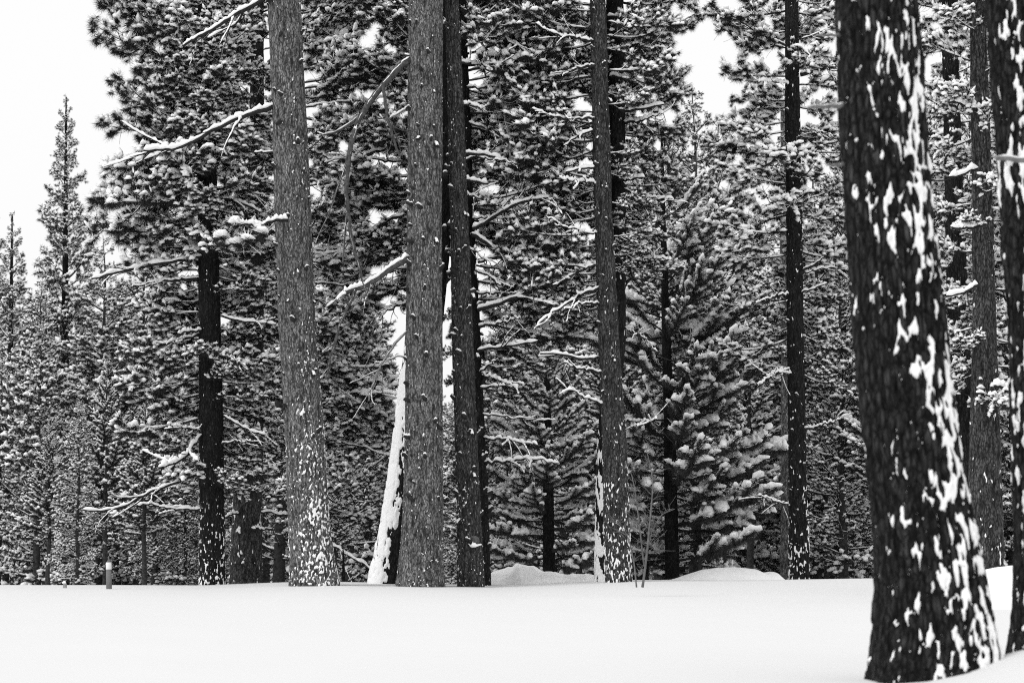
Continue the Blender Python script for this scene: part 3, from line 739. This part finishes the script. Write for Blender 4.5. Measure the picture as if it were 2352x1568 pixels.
for k, (pp, w0, sn) in enumerate([([(600, 1176), (630, 1179), (658, 1182)], 5, 5), ([(578, 1214), (595, 1213), (608, 1216)], 7, 6), ([(548, 1180), (530, 1182), (518, 1188)], 5, 5), ([(575, 1130), (568, 1140), (566, 1155)], 7, 5)]):
    px_branch(t0b, bt0b, pp, 63.6, w0, w0 * .6, sn, -.1, None, 0, 90 + k)
crown(t0b, bt0b, 64.0, at0b, 1080, -180, 74, [(-200, 120), (1080, 130)], [(-200, 150), (600, 150), (1080, 100)], 'pine', rnd, azpref=[-1.9, -1.1])

# --- pines whose trunks are hidden behind the pale trunks
hb1, bb1, ab1 = big_tree('pine_tree', 'pine half hidden behind the straight stout trunk, crown spreading towards the pale leaning pine', 66.0,
    [(1345, 990, 50), (700, 990, 40), (0, 985, 28), (-200, 985, 22)], M_BARK_DARK, None, seed=41, na=40, dz=.06)
crown(hb1, bb1, 66.0, ab1, 640, -180, 58, [(-200, 250), (300, 250), (560, 220), (640, 180)], [(-200, 200), (300, 190), (560, 130)], 'pine', rnd, azpref=[2.7, 3.4, 3.9])
hb2, bb2, ab2 = big_tree('pine_tree', 'pine hidden behind the speckled leaning trunk, its snowy limbs showing on both sides', 69.0,
    [(1345, 705, 48), (700, 690, 40), (0, 675, 28), (-200, 672, 22)], M_BARK_DARK, None, seed=43, na=40, dz=.06)
crown(hb2, bb2, 69.0, ab2, 1190, -180, 90, [(-200, 190), (1200, 150)], [(-200, 210), (300, 210), (500, 180), (800, 205), (1000, 190), (1200, 130)], ['pine', 'snowy'], rnd, azpref=[.1, .8, -.6])

# --- T5
t5, bt5, at5 = big_tree('pine_tree', 'slim black-trunked pine with open snowy tiers of branches', 66.0,
    [(1333, 1836, 50), (1200, 1834, 44), (1000, 1830, 40), (700, 1826, 38), (300, 1821, 34), (0, 1818, 31), (-200, 1816, 27)],
    M_BARK_DARK, dict(size=.08, vs=.5, up=2, rise=.08, cap=.015, crack=.35, bias=specks(-.58, -.20, .3, 4.)), seed=51, na=56)
stubs(t5, bt5, 66.0, at5, knots(1250, 200, 80, 2), rnd, .8)
crown(t5, bt5, 66.0, at5, 860, -180, 54, [(-200, 170), (60, 235), (130, 200), (300, 190), (600, 200), (800, 150)], [(-200, 190), (800, 170)], ['snowy', 'pine'], rnd, clear=[(-200, 90), (200, 330), (480, 900)], tilt=(-12, 10))
crown(t5, bt5, 66.0, at5, 330, 130, 3, [(-200, 200), (60, 240), (330, 200)], [(-200, 150), (330, 150)], ['snowy', 'pine'], rnd, azpref=[3.1, 2.8, 3.5, 2.6])
for k, (pp, w0, sn, tw) in enumerate([([(1838, 172), (1880, 160), (1920, 148)], 10, 4, 3), ([(1840, 350), (1880, 335), (1925, 325)], 7, 5, 1), ([(1838, 408), (1865, 402), (1895, 398)], 6, 5, 1), ([(1845, 620), (1870, 607), (1895, 590)], 6, 4, 0),
                                  ([(1842, 672), (1870, 662), (1900, 650)], 5, 4, 0)]):
    px_branch(t5, bt5, pp, 65.8, w0, w0 * .5, sn, -.3, None, tw, 100 + k)
t5b, bt5b, at5b = big_tree('pine_tree', 'thin grey trunk tucked just behind the slim black-trunked pine', 74.0,
    [(1338, 1806, 27), (900, 1805, 22), (500, 1800, 17), (250, 1798, 10)], M_BARK_PALE, None, seed=53, na=30, dz=.08)
crown(t5b, bt5b, 74.0, at5b, 820, 260, 26, [(250, 40), (820, 130)], [(250, 40), (820, 120)], 'pine', rnd)

# --- R trees between the near trunks
r1, br1, ar1 = big_tree('pine_tree', 'dark pine between the two furrowed trunks, thick snow on its needle tufts', 50.0,
    [(1335, 2218, 58), (900, 2206, 52), (650, 2198, 48), (400, 2190, 42), (0, 2180, 34), (-200, 2176, 28)], M_BARK_DARK, dict(size=.046, vs=.4, up=2, rise=.08, cap=.015, crack=.35, bias=specks(-.66, -.5, .3, 4.)), seed=61, na=56)
crown(r1, br1, 50.0, ar1, 960, -180, 52, [(-200, 170), (900, 150)], [(-200, 190), (900, 170)], 'snowy', rnd, clear=[(330, 420), (600, 700)])
r2, br2, ar2 = big_tree('pine_tree', 'stout grey trunk rising behind the sloping snow bank, limbs loaded with snow', 46.0,
    [(1318, 2268, 78), (1100, 2263, 74), (700, 2260, 52), (400, 2255, 46), (0, 2245, 36), (-200, 2240, 30)], M_BARK_MID, dict(size=.09, vs=.5, up=2, rise=.08, cap=.014, crack=.35, bias=specks(-.62, -.5, .3, 4.)), seed=63, na=64)
crown(r2, br2, 46.0, ar2, 900, -180, 52, [(-200, 170), (900, 140)], [(-200, 190), (900, 160)], 'snowy', rnd, clear=[(330, 420), (550, 760)])
for k, (pp, w0, sn) in enumerate([([(2240, 240), (2215, 243), (2190, 232)], 8, 11), ([(2262, 248), (2240, 250), (2222, 244)], 8, 8), ([(2245, 388), (2215, 400), (2180, 407)], 8, 9), ([(2245, 520), (2215, 525), (2185, 522)], 8, 9), ([(2245, 655), (2215, 672), (2175, 680)], 8, 8),
                                  ([(2335, 900), (2300, 890), (2285, 885)], 10, 10), ([(2315, 935), (2290, 918), (2272, 908)], 10, 10)]):
    px_branch(r2, br2, pp, 45.6, w0, w0 * .6, sn, -.3, None, 1, 110 + k)

# --- crooked bare limbs, snow along their tops
def bare_limbs(root, base, D, axis, n, y0, y1, side, rng, lo=60, hi=190, w=(4, 9)):
    for k in range(n):
        y = y0 + (y1 - y0) * (k + rng.rand()) / n; zz = at(1176, y, D)[2]; cx, rr = axis(zz)
        xp = 1176 + cx / D * F; sd_ = side if side else rng.choice([-1, 1]); L = rng.uniform(lo, hi); sl = rng.uniform(-.35, .45); cv = rng.uniform(-.5, .6)
        pts = [(xp + sd_ * (rr / mpp(D) * .8 + L * t), y + L * (sl * t + cv * t * t * .7) + rng.normal() * 2.5 * t) for t in np.linspace(0, 1, 7)]
        w0 = rng.uniform(*w)
        px_branch(root, base, pts, D - .1, w0, w0 * .25, rng.uniform(3, 5.5), -rng.uniform(.3, 1.3), None, rng.randint(2, 7), 300 + k + int(y0), wig=1.8)
bare_limbs(t3b, bt3b, 60.0, at3b, 12, 40, 1150, 1, rnd)
bare_limbs(t4, bt4, 59.0, at4, 9, 30, 1000, -1, rnd, 50, 150)
bare_limbs(t4b, bt4b, 60.5, at4b, 7, 80, 1000, 1, rnd, 40, 120)
bare_limbs(t0, bt0, 61.0, at0, 12, 60, 1180, 0, rnd, 50, 160)
bare_limbs(hb2, bb2, 69.0, ab2, 14, 40, 1250, 1, rnd, 90, 230, (4, 8))
bare_limbs(hb1, bb1, 66.0, ab1, 8, 40, 700, -1, rnd, 90, 230, (5, 10))
bare_limbs(t5, bt5, 66.0, at5, 10, 60, 1200, 0, rnd, 30, 110, (3, 6))
bare_limbs(t2b, bt2b, 60.0, at2b, 5, 60, 600, 1, rnd, 40, 120, (5, 8))
for k, (pp, w0, sn) in enumerate([([(462, 1000), (440, 1030), (420, 1052), (395, 1068), (365, 1074)], 9, 9), ([(460, 1085), (400, 1110), (330, 1135), (290, 1160), (240, 1174), (190, 1170)], 7, 4), ([(462, 590), (400, 600), (330, 612), (270, 625), (210, 640)], 8, 6)]):
    px_branch(t0, bt0, pp, 60.8, w0, w0 * .5, sn, -1.2, None, 4, 130 + k)

# --- young snow-laden trees
y1, by1, ay1 = big_tree('pine_tree', 'young bushy pine with upswept bottle-brush branches under ridges of snow', 70.0,
    [(1338, 1545, 34), (1000, 1538, 26), (700, 1528, 18), (500, 1523, 12), (315, 1520, 5)], M_BARK_DARK, None, seed=71, na=24, dz=.1)
reach = [(300, 18), (400, 85), (520, 140), (700, 195), (900, 240), (1100, 265), (1300, 250)]
crown(y1, by1, 70.0, ay1, 1290, 325, 100, reach, reach, 'brush', rnd, tilt=(-14, 36), azpref=[.25, -.35, 2.9, 3.5])
y2, by2, ay2 = big_tree('pine_tree', 'young snow-covered pine filling the space between the twin trunks and the crossing trunks', 68.0,
    [(1345, 1262, 30), (1000, 1258, 20), (790, 1255, 6)], M_BARK_DARK, None, seed=73, na=24, dz=.1)
reach = [(790, 20), (900, 100), (1050, 160), (1200, 185), (1320, 175)]
crown(y2, by2, 68.0, ay2, 1300, 800, 80, reach, reach, 'brush', rnd, tilt=(-16, 22))
y3, by3, ay3 = big_tree('pine_sapling', 'small snow-caked sapling beside the foot of the leaning speckled trunk', 62.5,
    [(1343, 790, 8), (1300, 789, 6), (1262, 788, 3)], M_BARK_DARK, None, seed=75, na=12, dz=.05, relief=.002)
reach = [(1260, 8), (1300, 26), (1340, 34)]
crown(y3, by3, 62.5, ay3, 1335, 1268, 14, reach, reach, 'brush', rnd, tilt=(-5, 30))

# --- conical trees against the sky
def cone_tree(label, D, apex, base, wbase, reach, n, seed):
    ax_, ay_ = apex; bx, by = base
    r_, b_, a_ = big_tree('pine_tree', label, D, [(by, bx, wbase), ((by + ay_) / 2, (bx + ax_) / 2, wbase * .62), (ay_, ax_, 3)], M_BARK_DARK, None, seed=seed, na=20, dz=.12)
    reach = [(a, b * .72) for a, b in reach]
    crown(r_, b_, D, a_, by - 40, ay_ + 6, int(n * .8), reach, reach, 'farshort', rnd, tilt=(-12, 38))
    return r_
cone_tree('tall narrow spire-topped pine standing clear against the sky', 92.0, (152, 218), (146, 1345), 28,
          [(215, 12), (300, 46), (400, 74), (600, 110), (800, 145), (1000, 175), (1300, 190)], 150, 81)
cone_tree('shorter spire-topped pine beside the tall narrow spire', 98.0, (28, 490), (18, 1345), 26,
          [(485, 12), (600, 55), (800, 100), (1000, 135), (1300, 150)], 110, 83)
cone_tree('pine with a blunt top next to the shorter spire', 104.0, (-14, 440), (-16, 1345), 30,
          [(435, 12), (600, 55), (800, 100), (1300, 140)], 90, 85)

# ================================================================== the forest behind
def far_crown(seed, kind):
    """whole crown of a 14 m tree as three meshes: limbs, needles, snow"""
    rng = np.random.RandomState(seed); H = 14.0; wd, lf, sn = Geo(), Geo(), Geo()
    n = 74; k0 = .06 if kind == 'low' else .30
    src = []; src2 = []
    for q in range(6):
        r2_ = np.random.RandomState(seed * 31 + q); src.append(pine_limb(r2_, 1, (-8, 18), (10, 45), dens=.7) if kind != 'brush' else brush_limb(r2_, 1))
        src2.append(pine_limb(r2_, 1, (-8, 18), (10, 45), L=1.4, dens=.55) if kind != 'brush' else src[-1])
    for k in range(n):
        t = k0 + (1 - k0) * (k + rng.rand()) / n; z = H * t * .985
        u = (t - k0) / (1 - k0)
        rch = (2.9 * (1 - u) ** .75 + .15) * min(1, .55 + u * 4) * rng.uniform(.75, 1.12)
        az = k * 2.39996 + rng.normal() * .3; tl = R(-10 + 40 * u + rng.normal() * 6)
        short = rch < 1.9; s = rch / (2.15 if kind == 'brush' else 1.4 if short else 3.0); l = (src2 if short else src)[rng.randint(6)]
        ca, sa, ct, st_ = math.cos(az), math.sin(az), math.cos(tl), math.sin(tl)
        M = np.array([[ca, -sa, 0], [sa, ca, 0], [0, 0, 1]]) @ np.array([[ct, 0, -st_], [0, 1, 0], [st_, 0, ct]]) * max(s, .22)
        p = np.array([0, 0, z]); wd.merge(l.wood, M, p); lf.merge(l.leaf, M, p); sn.merge(l.snow, M, p)
    tr = Geo(); tube(tr, np.array([[.05 * math.sin(a), .05 * math.cos(a * 1.3), a] for a in np.linspace(-.5, H, 10)]), np.linspace(.19, .01, 10), 9)
    return tr.mesh('trunk', M_BARK_FAR, True), wd.mesh('branches', M_WOOD), lf.mesh('crown', M_NEEDLE_FAR), sn.mesh('snow_load', M_SNOW, True)
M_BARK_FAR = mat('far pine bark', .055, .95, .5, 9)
FARV = [far_crown(201, 'low'), far_crown(202, 'low'), far_crown(203, 'tall'), far_crown(204, 'tall'), far_crown(205, 'brush')]
PROFX = [-150, 0, 60, 150, 230, 400, 600, 760, 860, 900, 960, 1040, 1100, 1250, 1400, 1500, 1600, 1660, 1720, 1800, 1900, 2100, 2352, 2550]
PROFY = [520, 560, 600, 640, 540, 560, 620, 680, 780, 900, 860, 780, 560, 500, 400, 230, 130, 250, 470, 420, 330, 250, 200, 200]
def zone(x):
    if x < 380: return 'beyond the marker post', 'pines beyond the marker post'
    if x < 850: return 'deep behind the dark-trunked pine', 'pines behind the dark-trunked pine'
    if x < 1130: return 'far behind the leaning white trunk', 'pines behind the leaning white trunk'
    if x < 1420: return 'deep behind the lumpy snow heap', 'pines behind the lumpy snow heap'
    if x < 1800: return 'far behind the rounded snow mound', 'pines behind the rounded snow mound'
    return 'between the slim black trunk and the massive trunk', 'pines behind the massive trunk'
def far_tree(x, D, apex, v, rng):
    p = at(x, 1345, D); z0 = float(ground_z(p[0], D)); H = at(x, apex, D)[2] - z0; s = max(H, 3.) / 14.0
    kd = ['low-branched snow-dusted pine', 'low-branched snow-dusted pine', 'bare-stemmed snow-dusted pine', 'bare-stemmed snow-dusted pine', 'bushy snow-laden young pine'][v]
    zt, grp = zone(x)
    r_ = tag(mk('pine_tree', None, None, (p[0], D, z0)), kd + ' ' + zt, 'pine tree', kd.split(' pine')[0] + ' ' + grp)
    sxy = s * (1.0 if s < 1 else s ** -.35) * rng.uniform(.9, 1.15)
    r_.scale = (sxy, sxy, s); r_.rotation_euler = (0, 0, rng.rand() * 6.28)
    tr, wd, lf, sn = FARV[v]
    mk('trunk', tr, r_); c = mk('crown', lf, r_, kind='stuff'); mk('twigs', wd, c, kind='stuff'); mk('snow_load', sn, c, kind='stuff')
frng = np.random.RandomState(9)
for D0, n, drop, vset in [(76, 15, (260, 560), [0, 1, 4, 4]), (92, 24, (60, 420), [0, 1, 2, 3]), (115, 30, (10, 330), [0, 1, 2, 3]), (145, 36, (20, 260), [0, 1, 0, 1])]:
    for k in range(n):
        x = -140 + (2640 * (k + frng.uniform(.1, .9)) / n); D = D0 * frng.uniform(.93, 1.1)
        ap = np.interp(x, PROFX, PROFY) + frng.uniform(*drop)
        far_tree(x, D, min(ap, 1230), vset[frng.randint(len(vset))], frng)

for x, D, ap, v in [(800, 78, 430, 0), (848, 84, 640, 1), (640, 82, 300, 0), (740, 88, 380, 1), (1600, 84, 190, 0), (1655, 88, 270, 1), (1745, 95, 470, 0), (1880, 88, 400, 1), (1950, 90, 250, 0),
                    (1480, 95, 300, 0), (1300, 84, 420, 1), (1200, 90, 500, 0), (230, 88, 540, 1), (85, 84, 640, 0), (320, 92, 520, 1), (2150, 80, 200, 0), (2240, 84, 150, 1), (2330, 80, 220, 0),
                    (1400, 77, 690, 4), (1645, 78, 520, 4), (1725, 76, 720, 4), (1330, 78, 880, 4), (1165, 76, 930, 4), (770, 75, 1000, 4), (330, 76, 900, 4), (240, 79, 820, 4), (110, 77, 960, 4), (1900, 78, 860, 4), (1960, 80, 760, 1)]:
    far_tree(x, D, ap, v, frng)

# ================================================================== small things
# marker post
def lathe(g, prof, n=20):
    a = np.arange(n) / n * 2 * math.pi; m = len(prof)
    V = np.array([[r * math.cos(t), r * math.sin(t), z] for r, z in prof for t in a])
    f = []
    for i in range(m - 1):
        for j in range(n):
            a0 = i * n + j; a1 = i * n + (j + 1) % n; f += [[a0, a1, a1 + n], [a0, a1 + n, a0 + n]]
    V = np.concatenate([V, [[0, 0, prof[0][1]], [0, 0, prof[-1][1]]]]); k = m * n
    f += [[k, (j + 1) % n, j] for j in range(n)] + [[k + 1, (m - 1) * n + j, (m - 1) * n + (j + 1) % n] for j in range(n)]
    g.add(V, f)
Dp = 57.0; bp_ = at(250.5, 1348, Dp); bp_[2] = float(ground_z(bp_[0], Dp)); u = mpp(Dp)
post = tag(mk('marker_post', None, None, tuple(bp_)), 'grey marker post with a white band and pointed tip standing in the snow', 'marker post')
post.rotation_euler = (0, R(-1.5), 0)
g = Geo(); lathe(g, [(6.6 * u, -.4), (6.6 * u, 10 * u), (6.3 * u, 45 * u)]); mk('shaft', g.mesh('shaft', mat('grey post plastic', .16, .6, .15, 30), True), post)
g = Geo(); lathe(g, [(6.5 * u, 44.6 * u), (6.6 * u, 45.2 * u), (6.4 * u, 60 * u), (6.0 * u, 60.6 * u)]); mk('white_band', g.mesh('white_band', mat('white reflective band', .80, .4), True), post)
g = Geo(); lathe(g, [(5.2 * u, 60.3 * u), (4.6 * u, 62 * u), (1.6 * u, 67 * u), (1.0 * u, 71 * u), (.7 * u, 76 * u)]); mk('pointed_tip', g.mesh('pointed_tip', mat('dull grey tip', .13, .6), True), post)
# snow-capped low stake further along
bp2 = at(149, 1348, 58.0); bp2[2] = float(ground_z(bp2[0], 58.0))
stk = tag(mk('stake', None, None, tuple(bp2)), 'short pale stake stub poking out of the snow near the marker post', 'stake')
g = Geo(); lathe(g, [(5 * u, -.3), (4.6 * u, 9 * u), (3.5 * u, 10.5 * u)], 10); mk('post', g.mesh('post', mat('pale stake', .3, .9, .3, 20), True), stk)
g = Geo(); dollops(g, np.array([[0, 0, 9.8 * u]]), np.array([[1., 0, 0]]), np.array([.10]), rnd, 3, 8, 1.2); mk('snow_cap', g.mesh('snow_cap', M_SNOW, True), stk)

# bare shrub in front of the mound
sb = at(1478, 1345, 46.0); sb[2] = float(ground_z(sb[0], 46.0))
shr = tag(mk('bare_shrub', None, None, tuple(sb)), 'thin leafless pale shrub standing in the snow before the rounded mound', 'shrub')
rg = np.random.RandomState(88)
def shrub_stem(pts, w0, w1, seed, ntw):
    r_ = np.random.RandomState(seed); n = len(pts) * 4; t = np.linspace(0, 1, n); tp = np.linspace(0, 1, len(pts))
    P = np.array([at(x, y, 46.0) for x, y in zip(np.interp(t, tp, [p[0] for p in pts]), np.interp(t, tp, [p[1] for p in pts]))]) - sb
    P[:, 1] += np.cumsum(r_.normal(size=n)) * .02
    for _ in range(2): P[1:-1] = (P[:-2] + 2 * P[1:-1] + P[2:]) / 4
    g = Geo(); tube(g, P, np.linspace(w0, w1, n) * mpp(46) / 2, 5)
    for k in range(ntw):
        i = r_.randint(n // 4, n - 1); az = r_.choice([0, math.pi]) + r_.normal() * .7
        tw = grow(P[i], dirv(az, R(r_.uniform(25, 70))), r_.uniform(.2, .6) * (1.2 - i / n), 6, R(r_.uniform(-60, 30)), .18, r_)
        tube(g, tw, np.linspace(.007, .0025, 7), 3)
        if r_.rand() < .7:
            q = grow(tw[3], dirv(az + r_.normal() * .8, R(r_.uniform(0, 60))), r_.uniform(.1, .3), 4, 0, .2, r_); tube(g, q, np.linspace(.004, .002, 5), 3)
    mk('stem', g.mesh('stem', M_SHRUB, True), shr)
M_SHRUB = mat('pale bare twigs', .15, .9, .3, 12)
shrub_stem([(1476, 1348), (1481, 1310), (1489, 1240), (1495, 1170), (1500, 1110), (1492, 1060), (1478, 1010)], 6.5, 1.2, 1, 34)
shrub_stem([(1462, 1348), (1456, 1290), (1442, 1230), (1424, 1205), (1398, 1195)], 4, 1, 2, 20)
shrub_stem([(1480, 1300), (1470, 1220), (1462, 1150), (1452, 1090), (1435, 1060)], 4, 1, 3, 20)
shrub_stem([(1488, 1260), (1500, 1210), (1520, 1180), (1550, 1168)], 3, 1, 4, 12)

n_tri = sum(len(m.polygons) for m in bpy.data.meshes)
print('POLYS', n_tri, 'OBJECTS', len(bpy.data.objects))
